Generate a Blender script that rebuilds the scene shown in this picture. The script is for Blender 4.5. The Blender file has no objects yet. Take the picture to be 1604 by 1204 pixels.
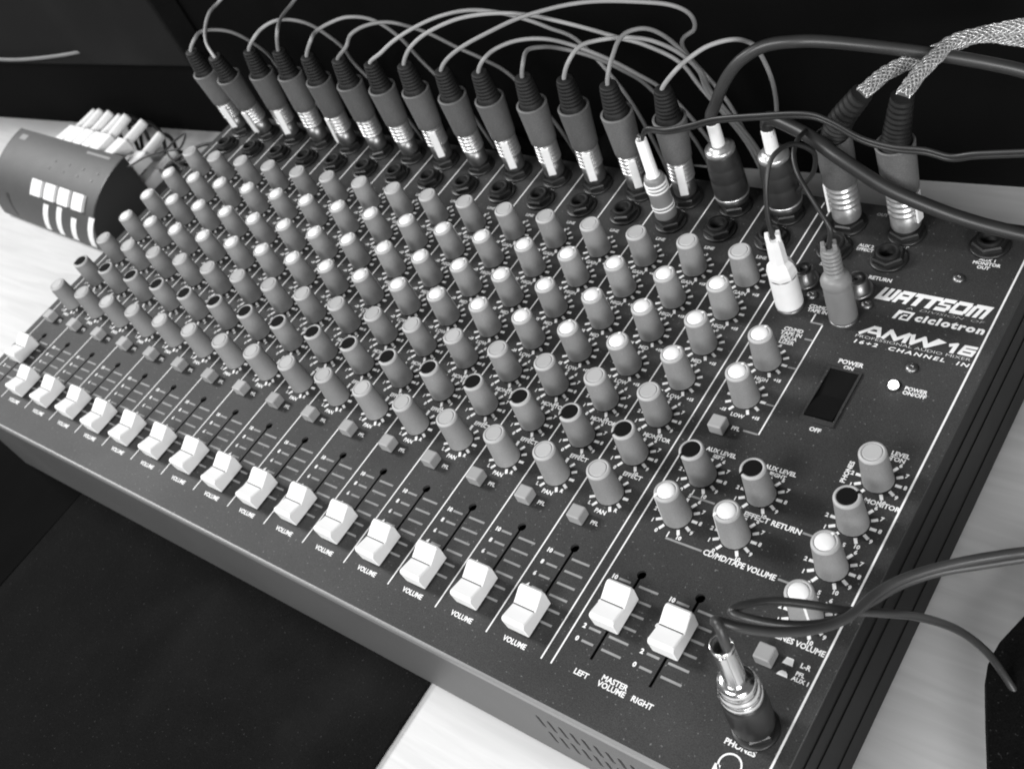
import bpy, bmesh, math, random
from mathutils import Vector, Matrix
random.seed(7)
scn = bpy.context.scene
col = scn.collection
MM = 0.001                                   # design units are millimetres on the console's panel plane

# ------------------------------------------------------------------ camera
CAM = Vector((596.72, -87.67, 327.38))
RX = Vector((0.76909, 0.53532, -0.34918)); RY = Vector((0.23306, -0.74361, -0.62668)); RZ = Vector((-0.59513, 0.40060, -0.69667))
FPX = 1733.41
cam = bpy.data.cameras.new('camera'); camo = bpy.data.objects.new('camera', cam); col.objects.link(camo)
m = Matrix.Identity(4)
for i in range(3):
    m[i][0] = RX[i]; m[i][1] = -RY[i]; m[i][2] = -RZ[i]; m[i][3] = CAM[i]*MM
camo.matrix_world = m
cam.sensor_width = 36; cam.lens = FPX/1604*36; cam.clip_start = .01; cam.clip_end = 50
cam.dof.use_dof = True; cam.dof.focus_distance = .40; cam.dof.aperture_fstop = 24
scn.camera = camo
scn.cycles.filter_width = 1.9
scn.render.resolution_x = 1024; scn.render.resolution_y = 768

# ------------------------------------------------------------------ light
w = bpy.data.worlds.new('World'); scn.world = w; w.use_nodes = True
w.node_tree.nodes['Background'].inputs[0].default_value = (1, 1, 1, 1)
w.node_tree.nodes['Background'].inputs[1].default_value = 0.11
def area(name, loc, target, sx, sy, power):
    L = bpy.data.lights.new(name, 'AREA'); L.shape = 'RECTANGLE'; L.size = sx; L.size_y = sy; L.energy = power
    o = bpy.data.objects.new(name, L); col.objects.link(o); o.location = loc
    o.rotation_euler = (Vector(target)-Vector(loc)).to_track_quat('-Z', 'Y').to_euler()
    return o
area('window_light', (-1.9, -0.02, 1.75), (0.2, 0.08, 0), .65, .65, 52)
area('ceiling_lamp', (0.12, -1.25, 1.35), (0.28, 0.1, 0), .9, .4, 22)
area('room_lamp', (1.5, -0.95, 0.58), (0.3, 0.12, 0), .7, .45, 16)
vs = scn.view_settings
vs.view_transform = 'Standard'; vs.look = 'None'; vs.exposure = .3; vs.gamma = 1; vs.use_curve_mapping = False

# ------------------------------------------------------------------ materials
def mat(name, v, rough=.5, metal=0., var=.12, scale=60., bump=0., bscale=400., emit=0., spec=.5, trans=0.):
    M = bpy.data.materials.new(name); M.use_nodes = True
    nt = M.node_tree; b = nt.nodes['Principled BSDF']
    b.inputs['Roughness'].default_value = rough; b.inputs['Metallic'].default_value = metal
    b.inputs['Specular IOR Level'].default_value = spec
    if trans: b.inputs['Transmission Weight'].default_value = trans
    tc = nt.nodes.new('ShaderNodeTexCoord')
    n = nt.nodes.new('ShaderNodeTexNoise'); n.inputs['Scale'].default_value = scale; n.inputs['Detail'].default_value = 6
    nt.links.new(tc.outputs['Object'], n.inputs['Vector'])
    r = nt.nodes.new('ShaderNodeMapRange')
    r.inputs['From Min'].default_value = .25; r.inputs['From Max'].default_value = .75
    r.inputs['To Min'].default_value = v*(1-var); r.inputs['To Max'].default_value = v*(1+var)
    nt.links.new(n.outputs['Fac'], r.inputs['Value'])
    nt.links.new(r.outputs['Result'], b.inputs['Base Color'])
    r2 = nt.nodes.new('ShaderNodeMapRange')
    r2.inputs['To Min'].default_value = max(.02, rough-.08); r2.inputs['To Max'].default_value = min(1, rough+.08)
    nt.links.new(n.outputs['Fac'], r2.inputs['Value']); nt.links.new(r2.outputs['Result'], b.inputs['Roughness'])
    if bump:
        n2 = nt.nodes.new('ShaderNodeTexNoise'); n2.inputs['Scale'].default_value = bscale; n2.inputs['Detail'].default_value = 3
        nt.links.new(tc.outputs['Object'], n2.inputs['Vector'])
        bp = nt.nodes.new('ShaderNodeBump'); bp.inputs['Strength'].default_value = bump; bp.inputs['Distance'].default_value = .0005
        nt.links.new(n2.outputs['Fac'], bp.inputs['Height']); nt.links.new(bp.outputs['Normal'], b.inputs['Normal'])
    if emit:
        b.inputs['Emission Color'].default_value = (1, 1, 1, 1); b.inputs['Emission Strength'].default_value = emit
    return M
PANEL = mat('panel_paint', .036, .5, 0, .16, 25, .12, 4500, spec=.2)
CASE = mat('case_paint', .085, .5, 0, .08, 20, .1, 4500)
SIDE = mat('side_paint', .007, .55, 0, .1, 30, spec=.25)
INK = mat('white_ink', .80, .6, 0, .06, 300)
INKG = mat('grey_ink', .26, .6, 0, .1, 300)
KNOB = mat('grey_knob_rubber', .26, .6, 0, .06, 120, .1, 3000, spec=.3)
WCAP = mat('white_plastic', .86, .4, 0, .03, 80)
GCAP = mat('grey_cap_plastic', .43, .45, 0, .04, 80)
BCAP = mat('black_cap_plastic', .006, .8, 0, .1, 80, spec=.1)
BUTTON = mat('button_plastic', .33, .5, 0, .05, 80)
BLACK = mat('black_plastic', .013, .4, 0, .15, 80)
DARKIN = mat('dark_inside', .004, .9)
RUBBER = mat('black_rubber', .011, .6, 0, .15, 90, spec=.3)
SLEEVE = mat('grey_sleeve', .11, .55, 0, .1, 90, .2, 900)
SLEEVE2 = mat('grey_plug_plastic', .20, .45, 0, .1, 90)
PLATE = mat('bright_plate', .92, .3, .1, .05, 200)
HANDLE = mat('dark_grey_handle', .03, .35, 0, .2, 120)
CHROME = mat('chrome', .80, .18, 1, .05, 200)
NICKEL = mat('nickel', .62, .32, .8, .12, 200)
DARKMET = mat('dark_metal', .24, .38, .9, .15, 150)
CABLEG = mat('grey_cable_jacket', .30, .5, 0, .08, 90)
CABLEB = mat('black_cable_jacket', .022, .42, 0, .15, 90)
CABLED = mat('dark_grey_cable_jacket', .035, .4, 0, .12, 90)
BRAID = mat('braided_shield', .16, .5, .1, .3, 300)
STRAND = mat('silver_strand', .62, .3, .5, .2, 300)
WPLUG = mat('white_plug', .82, .45, 0, .05, 120)
LED = mat('lit_lamp', .9, .3, emit=7)
SWITCH = mat('switch_grey', .055, .55, 0, .08, 60, .2, 900)
WALL = mat('black_wall', .005, .95, 0, .25, 6, spec=.05)
CABINET = mat('cabinet_grey', .012, .95, 0, .15, 14, .2, 700, spec=.1)
MAT = mat('black_mat', .005, .95, 0, .3, 40, .3, 900, spec=.08)
BOARD = mat('dark_board', .004, .95, 0, .25, 25, spec=.03)
def desk_mat():
    M = bpy.data.materials.new('pale_laminate'); M.use_nodes = True
    nt = M.node_tree; b = nt.nodes['Principled BSDF']
    tc = nt.nodes.new('ShaderNodeTexCoord'); mp = nt.nodes.new('ShaderNodeMapping')
    mp.inputs['Scale'].default_value = (5, 60, 20); mp.inputs['Rotation'].default_value = (0, 0, .16)
    nt.links.new(tc.outputs['Object'], mp.inputs['Vector'])
    n = nt.nodes.new('ShaderNodeTexNoise'); n.inputs['Scale'].default_value = 3; n.inputs['Detail'].default_value = 9
    n.inputs['Distortion'].default_value = .7
    nt.links.new(mp.outputs['Vector'], n.inputs['Vector'])
    cr = nt.nodes.new('ShaderNodeValToRGB')
    cr.color_ramp.elements[0].position = .32; cr.color_ramp.elements[0].color = (.535, .535, .535, 1)
    cr.color_ramp.elements[1].position = .68; cr.color_ramp.elements[1].color = (.63, .63, .63, 1)
    nt.links.new(n.outputs['Fac'], cr.inputs['Fac']); nt.links.new(cr.outputs['Color'], b.inputs['Base Color'])
    b.inputs['Roughness'].default_value = .45
    bp = nt.nodes.new('ShaderNodeBump'); bp.inputs['Strength'].default_value = .1; bp.inputs['Distance'].default_value = .0004
    nt.links.new(n.outputs['Fac'], bp.inputs['Height']); nt.links.new(bp.outputs['Normal'], b.inputs['Normal'])
    return M
DESK = desk_mat()
def add_dust(M, amount, specks):
    nt = M.node_tree; b = nt.nodes['Principled BSDF']; src = b.inputs['Base Color'].links[0].from_socket
    tc = nt.nodes.new('ShaderNodeTexCoord')
    n = nt.nodes.new('ShaderNodeTexNoise'); n.inputs['Scale'].default_value = 2600; n.inputs['Detail'].default_value = 2
    nt.links.new(tc.outputs['Object'], n.inputs['Vector'])
    r = nt.nodes.new('ShaderNodeMapRange'); r.inputs['From Min'].default_value = .3; r.inputs['From Max'].default_value = .7
    r.inputs['To Min'].default_value = 1-amount; r.inputs['To Max'].default_value = 1+amount
    nt.links.new(n.outputs['Fac'], r.inputs['Value'])
    mu = nt.nodes.new('ShaderNodeMath'); mu.operation = 'MULTIPLY'
    nt.links.new(src, mu.inputs[0]); nt.links.new(r.outputs['Result'], mu.inputs[1])
    v = nt.nodes.new('ShaderNodeTexNoise'); v.inputs['Scale'].default_value = 900; v.inputs['Detail'].default_value = 1
    nt.links.new(tc.outputs['Object'], v.inputs['Vector'])
    r3 = nt.nodes.new('ShaderNodeMapRange'); r3.inputs['From Min'].default_value = .70; r3.inputs['From Max'].default_value = .78
    r3.inputs['To Max'].default_value = specks
    nt.links.new(v.outputs['Fac'], r3.inputs['Value'])
    big = nt.nodes.new('ShaderNodeTexNoise'); big.inputs['Scale'].default_value = 14; big.inputs['Detail'].default_value = 5
    nt.links.new(tc.outputs['Object'], big.inputs['Vector'])
    r4 = nt.nodes.new('ShaderNodeMapRange'); r4.inputs['From Min'].default_value = .5; r4.inputs['From Max'].default_value = .72; r4.inputs['To Max'].default_value = specks*.14
    nt.links.new(big.outputs['Fac'], r4.inputs['Value'])
    a1 = nt.nodes.new('ShaderNodeMath'); a2 = nt.nodes.new('ShaderNodeMath')
    nt.links.new(mu.outputs[0], a1.inputs[0]); nt.links.new(r3.outputs['Result'], a1.inputs[1])
    nt.links.new(a1.outputs[0], a2.inputs[0]); nt.links.new(r4.outputs['Result'], a2.inputs[1])
    nt.links.new(a2.outputs[0], b.inputs['Base Color'])
def vary(M, amt):
    nt = M.node_tree; b = nt.nodes['Principled BSDF']; src = b.inputs['Base Color'].links[0].from_socket
    oi = nt.nodes.new('ShaderNodeObjectInfo'); r = nt.nodes.new('ShaderNodeMapRange')
    r.inputs['To Min'].default_value = 1-amt; r.inputs['To Max'].default_value = 1+amt
    nt.links.new(oi.outputs['Random'], r.inputs['Value'])
    mu = nt.nodes.new('ShaderNodeMath'); mu.operation = 'MULTIPLY'
    nt.links.new(src, mu.inputs[0]); nt.links.new(r.outputs['Result'], mu.inputs[1]); nt.links.new(mu.outputs[0], b.inputs['Base Color'])
vary(KNOB, .12); vary(GCAP, .12); vary(SLEEVE, .2); vary(BUTTON, .12); vary(CABLEG, .3); vary(RUBBER, .3)
add_dust(PANEL, .42, .11); add_dust(CASE, .2, .03); add_dust(KNOB, .1, .04); add_dust(SLEEVE, .25, .05); add_dust(SWITCH, .25, .05); add_dust(MAT, .5, .03); add_dust(CABINET, .5, .02)

# ------------------------------------------------------------------ mesh helpers (millimetres in, metres out)
class MB:
    def __init__(s): s.v = []; s.f = []; s.sm = []
    def add(s, vs, fs, smooth=False, M=None):
        o = len(s.v)
        for p in vs:
            p = Vector(p)
            s.v.append(M @ p if M else p)
        for f in fs: s.f.append([o+i for i in f]); s.sm.append(smooth)
        return s
    def box(s, x0, x1, y0, y1, z0, z1, M=None, bev=0):
        if bev:
            bm = bmesh.new(); bmesh.ops.create_cube(bm, size=1)
            for v in bm.verts:
                v.co = Vector(((x0+x1)/2+v.co.x*(x1-x0), (y0+y1)/2+v.co.y*(y1-y0), (z0+z1)/2+v.co.z*(z1-z0)))
            bmesh.ops.bevel(bm, geom=bm.edges[:], offset=bev, segments=2, affect='EDGES', profile=.5)
            bm.verts.index_update()
            s.add([v.co.copy() for v in bm.verts], [[v.index for v in f.verts] for f in bm.faces], False, M); bm.free()
            return s
        vs = [(x, y, z) for z in (z0, z1) for y in (y0, y1) for x in (x0, x1)]
        return s.add(vs, [(0, 2, 3, 1), (4, 5, 7, 6), (0, 1, 5, 4), (2, 6, 7, 3), (0, 4, 6, 2), (1, 3, 7, 5)], False, M)
    def lathe(s, prof, n=24, M=None, smooth=True, cap0=True, cap1=True, a0=0):
        """prof: (r, z) list; sharp profile corners are split by repeated points"""
        vs = []; fs = []
        for r, z in prof:
            for k in range(n):
                a = a0+2*math.pi*k/n; vs.append((r*math.cos(a), r*math.sin(a), z))
        o = len(s.v); s.add(vs, [], smooth, M)
        for i in range(len(prof)-1):
            if prof[i] == prof[i+1]: continue
            for k in range(n):
                k2 = (k+1) % n
                s.f.append([o+i*n+k, o+i*n+k2, o+(i+1)*n+k2, o+(i+1)*n+k]); s.sm.append(smooth)
        if cap0 and prof[0][0] > 0: s.f.append([o+k for k in range(n)][::-1]); s.sm.append(False)
        if cap1 and prof[-1][0] > 0: s.f.append([o+(len(prof)-1)*n+k for k in range(n)]); s.sm.append(False)
        return s
    def prism(s, poly, z0, z1, M=None):
        n = len(poly)
        return s.add([(x, y, z0) for x, y in poly]+[(x, y, z1) for x, y in poly],
                     [list(range(n))[::-1], list(range(n, 2*n))]+[[i, (i+1) % n, n+(i+1) % n, n+i] for i in range(n)], False, M)
    def flat(s, poly, z, M=None):
        return s.add([(x, y, z) for x, y in poly], [list(range(len(poly)))], False, M)
    def tube(s, pts, r, n=10, radii=None):
        """smooth tube along points"""
        P = [Vector(p) for p in pts]
        t0 = (P[1]-P[0]).normalized()
        up = Vector((0, 0, 1)) if abs(t0.z) < .9 else Vector((1, 0, 0))
        u = t0.cross(up).normalized()
        o = len(s.v)
        for i, p in enumerate(P):
            t = (P[min(i+1, len(P)-1)]-P[max(i-1, 0)]).normalized()
            u = (u-t*u.dot(t)).normalized(); v_ = t.cross(u)
            rr = radii[i] if radii else r
            for k in range(n):
                a = 2*math.pi*k/n; s.v.append(p+(u*math.cos(a)+v_*math.sin(a))*rr)
        for i in range(len(P)-1):
            for k in range(n):
                k2 = (k+1) % n
                s.f.append([o+i*n+k, o+i*n+k2, o+(i+1)*n+k2, o+(i+1)*n+k]); s.sm.append(True)
        s.f.append([o+k for k in range(n)][::-1]); s.sm.append(False)
        s.f.append([o+(len(P)-1)*n+k for k in range(n)]); s.sm.append(False)
        return s
    def mesh(s, name, material):
        me = bpy.data.meshes.new(name)
        me.from_pydata([tuple(p*MM) for p in s.v], [], s.f)
        me.polygons.foreach_set('use_smooth', s.sm)
        me.materials.append(material)
        bm = bmesh.new(); bm.from_mesh(me); bmesh.ops.recalc_face_normals(bm, faces=bm.faces[:]); bm.to_mesh(me); bm.free()
        me.update()
        return me
    def build(s, name, material, parent=None, loc=None, rz=0):
        return put(name, s.mesh(name, material), parent, loc, rz)
def put(name, me, parent=None, loc=None, rz=0):
    o = bpy.data.objects.new(name, me); col.objects.link(o); o.parent = parent
    if loc is not None: o.location = Vector(loc)*MM
    if rz: o.rotation_euler.z = rz
    return o
def tag(o, label=None, cat=None, group=None, kind=None):
    if label: o['label'] = label
    if cat: o['category'] = cat
    if group: o['group'] = group
    if kind: o['kind'] = kind
    return o
def empty(name, loc, label, cat, group=None):
    o = bpy.data.objects.new(name, None); col.objects.link(o); o.location = Vector(loc)*MM
    o.empty_display_size = .02
    return tag(o, label, cat, group)
def catmull(pts, n=8):
    P = [Vector(p) for p in pts]; out = []
    P = [P[0]*2-P[1]]+P+[P[-1]*2-P[-2]]
    for i in range(1, len(P)-2):
        a, b, c, d = P[i-1:i+3]
        for k in range(n):
            t = k/n
            out.append(.5*((2*b)+(c-a)*t+(2*a-5*b+4*c-d)*t*t+(3*b-a-3*c+d)*t**3))
    out.append(P[-2]); return out
def ray(px, py): return RX*((px-802)/FPX)+RY*((py-602)/FPX)+RZ
def on_z(px, py, z):
    d = ray(px, py); return CAM+d*((z-CAM.z)/d.z)
def on_y(px, py, y):
    d = ray(px, py); return CAM+d*((y-CAM.y)/d.y)

def curve_plate(name, outer, holes, thick, M4, material, parent, bevel=0):
    """a plate with real openings; outlines in mm"""
    cu = bpy.data.curves.new(name, 'CURVE'); cu.dimensions = '2D'; cu.fill_mode = 'BOTH'; cu.extrude = thick/2*MM
    if bevel: cu.bevel_depth = bevel*MM; cu.bevel_resolution = 2; cu.offset = -bevel*MM
    for poly in [outer]+holes:
        sp = cu.splines.new('POLY'); sp.points.add(len(poly)-1); sp.use_cyclic_u = True
        for p, (x, y) in zip(sp.points, poly): p.co = (x*MM, y*MM, 0, 1)
    t = bpy.data.objects.new(name, cu); col.objects.link(t)
    bpy.context.view_layer.update()
    me = bpy.data.meshes.new_from_object(t.evaluated_get(bpy.context.evaluated_depsgraph_get()))
    bpy.data.objects.remove(t)
    me.transform(M4); me.materials.clear(); me.materials.append(material)
    return put(name, me, parent)
def circ(x, y, r, n=20): return [(x+r*math.cos(2*math.pi*k/n), y+r*math.sin(2*math.pi*k/n)) for k in range(n)]
def stadium(x, y0, y1, w, rt):
    """slot of width w from y0 to y1 with a round hole of radius rt at the top end"""
    h = w/2; a0 = math.asin(h/rt); pts = [(x-h, y0), (x+h, y0)]
    for k in range(17):
        a = -math.pi/2+a0+(2*math.pi-2*a0)*k/16
        pts.append((x+rt*math.cos(a), y1+rt*math.sin(a)))
    return pts
TXT = {}
def text_mesh(body, size, bold=.0, shear=0., xs=1., mat_=None, align='CENTER', spacing=1.):
    key = (body, size, bold, shear, xs, mat_.name, align, spacing)
    if key in TXT: return TXT[key]
    cu = bpy.data.curves.new('lettering', 'FONT'); cu.body = body; cu.size = size*1.38*MM
    cu.align_x = align; cu.align_y = 'CENTER'; cu.offset = bold*MM; cu.shear = shear; cu.space_character = spacing; cu.space_line = .82
    cu.resolution_u = 2
    t = bpy.data.objects.new('lettering', cu); col.objects.link(t)
    bpy.context.view_layer.update()
    me = bpy.data.meshes.new_from_object(t.evaluated_get(bpy.context.evaluated_depsgraph_get()))
    bpy.data.objects.remove(t)
    me.transform(Matrix.Diagonal((xs, 1, 1, 1))); me.materials.clear(); me.materials.append(mat_)
    TXT[key] = me; return me
ZI = .13                                      # ink height over the panel
def letter(body, x, y, size, parent, bold=.06, shear=0., width=None, xs=1., mat_=None, rz=0, align='CENTER', spacing=1.):
    me = text_mesh(body, size*(1.06 if size < 2.2 else 1), bold-(.01 if size < 2.2 else 0), shear, xs, mat_ or INK, align, spacing)
    o = put('lettering', me, parent, (x, y, ZI), rz)
    if width:
        xsz = [v.co.x for v in me.vertices]; o.scale.x = width*MM/(max(xsz)-min(xsz))
    return o

# ------------------------------------------------------------------ the setting
ZD = -62.
wall = MB().box(-900, 900, 0, 20, ZD-40, 700).build('wall', WALL)
tag(wall, kind='structure')
WA = math.atan2(70, 877)
wall.location = Vector((333, 310, 0))*MM; wall.rotation_euler.z = WA
def wall_y(x): return 310+(x-333)*math.tan(WA)
desk = MB().box(-700, 900, -500, 420, ZD-25, ZD, bev=1.5).build('desk', DESK)
tag(desk, 'pale wood grain desk top that carries the mixing console', 'desk')

# ------------------------------------------------------------------ the console
con = empty('mixing_console', (245, 110, ZD), 'black sixteen channel mixing console with rows of grey knobs and white faders', 'mixer')
CO = Vector((-245, -110, -ZD))                # console-local offset
def cput(name, me, x=0, y=0, z=0, rz=0, parent=None):
    o = put(name, me, parent or con, None, rz)
    o.location = (Vector((x, y, z))+(CO if parent is None else Vector()))*MM
    return o
_letter = letter
def cletter(body, x, y, size, **k):
    o = _letter(body, x, y, size, con, **k); o.location = (Vector((x, y, ZI))+CO)*MM; return o
X0, X1, Y0, Y1 = -5.5, 491.5, -14.5, 234.
CHX = [12.5+25*i for i in range(16)]
ROWS = [181.8, 162.8, 143.7, 124.8, 105.8, 86.9, 67.7]
MX = [416.6, 440.2]
holes = [stadium(x, 7.2, 42.3, 1.05, 1.75) for x in CHX+MX]
holes += [[(439.7, 123.4), (451.8, 123.4), (451.8, 147.6), (439.7, 147.6)]]
curve_plate('panel', [(X0, Y0+1.2), (X1, Y0+1.2), (X1, Y1), (X0, Y1)], holes, 1.4,
            Matrix.Translation((CO+Vector((0, 0, -.7)))*MM), PANEL, con)
# the bent front lip of the panel: a rounded nose and a short skirt
b = MB(); prof = [(Y0+1.2, 0), (Y0+.55, -.15), (Y0+.15, -.55), (Y0, -1.2), (Y0, -4.2), (Y0+1.2, -4.2), (Y0+1.2, -1.4)]
n = len(prof)
b.add([(X0, y, z) for y, z in prof]+[(X1, y, z) for y, z in prof],
      [list(range(n)), list(range(n, 2*n))[::-1]]+[[i, (i+1) % n, n+(i+1) % n, n+i] for i in range(n)])
cput('panel_lip', b.mesh('panel_lip', mat('lip_highlight', .20, .38, 0, .1, 20, .2, 1200)))  # paler than the panel: the bend's highlight is put into the colour
# front plate with ventilation slots
vent = []
for k in range(18):
    for j in range(2):
        x = 397.6+k*5.0; z = -25.2-j*14
        vent.append([(x, z-4.4), (x+.85, z-5.1), (x+1.7, z-4.4), (x+1.7, z+4.4), (x+.85, z+5.1), (x, z+4.4)])
Mf = Matrix.Translation((CO+Vector((0, Y0+1.6, 0)))*MM) @ Matrix.Rotation(math.pi/2, 4, 'X')
curve_plate('front_plate', [(X0+.5, -58.5), (X1-.5, -58.5), (X1-.5, -6.4), (X0+.5, -6.4)], vent, 1.2, Mf, CASE, con)
b = MB()                                      # inner chassis: open tray, black
b.box(X0+.6, X1-.6, Y0+3.2, Y1-1, -59.5, -58); b.box(X0+.6, X1-.6, Y1-2.6, Y1-.6, -58, -1.5)
b.box(X0+.6, X1-.6, Y0+2.5, Y0+3.5, -58, -1.5)
cput('chassis', b.mesh('chassis', DARKIN))
for x0, x1, nm in ((X0, X0+.55, 'side_panel'), (X1-.55, X1, 'side_panel')):
    cput('side_panel', MB().box(x0, x1, Y0+2.4, Y1, -59, -1.45).mesh('side_panel', SIDE))
for z0 in (-12, -24, -44):                    # ridges pressed along the right cheek
    cput('side_ridge', MB().box(X1-.1, X1+.45, Y0+6, Y1-4, z0-3, z0, bev=.22).mesh('side_ridge', SIDE))
for fx in (20, 466):
    for fy in (4, 216):
        cput('rubber_foot', MB().lathe([(7, -62), (7.5, -60.5), (7.5, -59.4)], 20).mesh('rubber_foot', RUBBER), fx, fy)

# separators printed on the panel
def line(x0, y0, x1, y1, wd=.62, name='separator_line', mt=None):
    d = Vector((x1-x0, y1-y0)).normalized()*wd/2; nx, ny = -d.y, d.x
    cput(name, MB().flat([(x0-nx, y0-ny), (x1-nx, y1-ny), (x1+nx, y1+ny), (x0+nx, y0+ny)], ZI).mesh(name, mt or INK))
for i in range(17): line(i*25., 0, i*25., 231)
line(404.3, 0, 404.3, 231); line(486.8, -11, 486.8, 231, .75)

# knobs ---------------------------------------------------------------
H = 16.7
def knob_body():
    b = MB(); n = 40; prof = [(5.45, .5), (5.45, .9), (5.1, 8), (4.72, H-.9), (4.72, H-.9), (0.01, H-.9)]
    vs = []
    for r, z in prof:
        for k in range(n):
            a = 2*math.pi*k/n
            rr = r*(1-.014*(k % 2)) if z < H-.6 else r
            vs.append((rr*math.cos(a), rr*math.sin(a), z))
    fs = [[i*n+k, i*n+(k+1) % n, (i+1)*n+(k+1) % n, (i+1)*n+k] for i in range(len(prof)-1) if prof[i] != prof[i+1] for k in range(n)]
    b.add(vs, fs, True)
    return b.mesh('knob', KNOB)
def cap_mesh(material, kind):
    b = MB()
    z = H-.3
    if kind == 'dome': b.lathe([(3.4, z), (3.35, z+.35), (2.85, z+.75), (1.75, z+1.0), (.65, z+1.08), (.01, z+1.08)], 24, cap0=False)
    else: b.lathe([(3.4, z), (3.36, z+.3), (3.15, z+.5), (3.15, z+.5), (.01, z+.5)], 24, cap0=False)
    if kind == 'plain': return b.mesh('indicator_cap', material)
    # pointer: runs from the disc over the rim and down the side, toward +x
    pts = [(2.9, z+.5), (3.9, H+.3), (4.55, H-.15), (4.88, H-1.0), (5.24, 8.), (5.52, 2.)]
    wd = [.55, .5, .45, .4, .38, .36]
    vs = []
    for (r, zz), h in zip(pts, wd): vs += [(r, -h, zz), (r, h, zz), (r-.5, h, zz-.25), (r-.5, -h, zz-.25)]
    fs = [(0, 1, 2, 3)]
    for i in range(len(pts)-1):
        o = i*4; fs += [(o+j, o+(j+1) % 4, o+4+(j+1) % 4, o+4+j) for j in range(4)]
    fs.append((20, 21, 22, 23))
    b.add(vs, fs)
    return b.mesh('indicator_cap', material)
KN = knob_body()
RIM = MB().lathe([(4.72, H-.9), (4.6, H-.4), (4.3, H-.08), (3.9, H), (3.9, H), (3.5, H-.05), (3.45, H-.4), (3.45, H-.4), (.01, H-.4)], 40, cap0=False).mesh('rim', mat('knob_rim_plastic', .42, .5, 0, .04, 80, spec=.4))
CAPW = cap_mesh(WCAP, 'dome'); CAPG = cap_mesh(GCAP, 'plain'); CAPB = cap_mesh(BCAP, 'flat')
def pang(clock): return math.radians(90-clock*30)       # clock position -> angle
def scale_mesh(kind):
    b = MB()
    def q(a, r0, r1, h):
        c, s_ = math.cos(a), math.sin(a)
        b.flat([(r0*c+h*s_, r0*s_-h*c), (r1*c+h*s_, r1*s_-h*c), (r1*c-h*s_, r1*s_+h*c), (r0*c-h*s_, r0*s_+h*c)], 0)
    for k in range(11):
        a = math.radians(90+150-30*k)
        if kind == 'eq' and k == 5: 
            q(a, 5.9, 8.5, .6); continue
        q(a, 5.8, 8.1, .58)
    return b.mesh('knob_scale', INK)
SC = {k: scale_mesh(k) for k in ('eq', 'num')}
def digits(x, y, names, r):
    for k, t in enumerate(names):
        if not t: continue
        a = math.radians(90+150-30*k)
        cletter(t, x+r*math.cos(a), y+r*math.sin(a), 1.35, bold=.07)
def knob(x, y, cap, clock, sc='eq', tilt=0):
    o = cput('knob', KN, x, y, 0, rz=random.uniform(0, 6)); o.rotation_euler.x = random.gauss(0, .012); o.rotation_euler.y = random.gauss(0, .012)
    put('rim', RIM, o)
    c = put('indicator_cap', cap, o); c.rotation_euler.z = pang(clock)-o.rotation_euler.z
    cput('knob_scale', SC[sc], x, y, ZI)
    return o
def arrow(x, y, h, parts=None):
    pass
NAMES = ['GAIN', 'HIGH', 'MID', 'LOW', 'MONITOR', 'EFFECT', 'PAN']
NUMS = ['0', '', '2', '', '4', '', '6', '7', '8', '9', '10']
def ring_text(x, y, sc):
    """small characters round a scale, joined per knob family and shared"""
num_mesh = {}
def chars(kind):
    if kind in num_mesh: return num_mesh[kind]
    bm = bmesh.new()
    def put_t(t, px, py, s):
        me = text_mesh(t, s*1.05, .10, 0, 1, INK).copy(); me.transform(Matrix.Translation((px*MM, py*MM, 0))); bm.from_mesh(me); bpy.data.meshes.remove(me)
    if kind == 'num':
        for k in range(11):
            a = math.radians(240-30*k); put_t(str(k), 9.3*math.cos(a), 9.3*math.sin(a), 1.5)
    elif kind == 'pan':
        put_t('L', -5.6, -6.2, 1.5); put_t('R', 5.9, -5.8, 1.5)
    else:
        put_t('-15', -6.2, -7.4, 1.3); put_t('+15', 7.6, -7.6, 1.3); put_t('0', 1.2, 8.7, 1.2)
    me = bpy.data.meshes.new('scale_digits'); bm.to_mesh(me); bm.free(); me.materials.append(INK)
    num_mesh[kind] = me; return me
CK = {'GAIN': 'eq', 'HIGH': 'eq', 'MID': 'eq', 'LOW': 'eq', 'MONITOR': 'num', 'EFFECT': 'num', 'PAN': 'pan'}
for i, x in enumerate(CHX):
    for y, nm in zip(ROWS, NAMES):
        cap = {'GAIN': CAPG, 'MONITOR': CAPG, 'PAN': CAPG, 'EFFECT': CAPB}.get(nm, CAPW)
        ck = {'GAIN': random.uniform(1, 4), 'MONITOR': random.uniform(2, 4.2), 'EFFECT': 7.2+random.uniform(-.1, .3), 'PAN': random.uniform(2.4, 3.6)}.get(nm, random.uniform(-.5, .9))
        knob(x+.3, y, cap, ck, 'num' if CK[nm] == 'num' else 'eq')
        cput('scale_digits', chars(CK[nm]), x+.3, y, ZI)
        cletter(nm, x+(4.4 if CK[nm] == 'num' else .9), y-(9.3 if CK[nm] == 'num' else 8.3), 1.75, bold=.09)
# master-section knobs
MK = [('LEVEL', 475.8, 106.2, CAPG, 4, 'num'), ('', 474.8, 87.5, CAPB, 1.6, 'num'),
      ('', 417.2, 87.0, CAPB, 7.1, 'num'), ('', 441.0, 87.0, CAPB, 7.3, 'num'),
      ('', 417.0, 68.3, CAPW, 7.4, 'num'), ('', 440.3, 68.4, CAPW, 7.6, 'num'),
      ('', 475.4, 69.3, CAPW, .6, 'num'), ('', 475.4, 50.0, CAPW, 4.6, 'num'),
      ('', 416.0, 143.4, CAPW, .4, 'eq'), ('', 416.2, 124.6, CAPW, .3, 'eq')]
for nm, x, y, cap, ck, sc in MK:
    knob(x, y, cap, ck, sc); cput('scale_digits', chars(sc), x, y, ZI)

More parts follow.
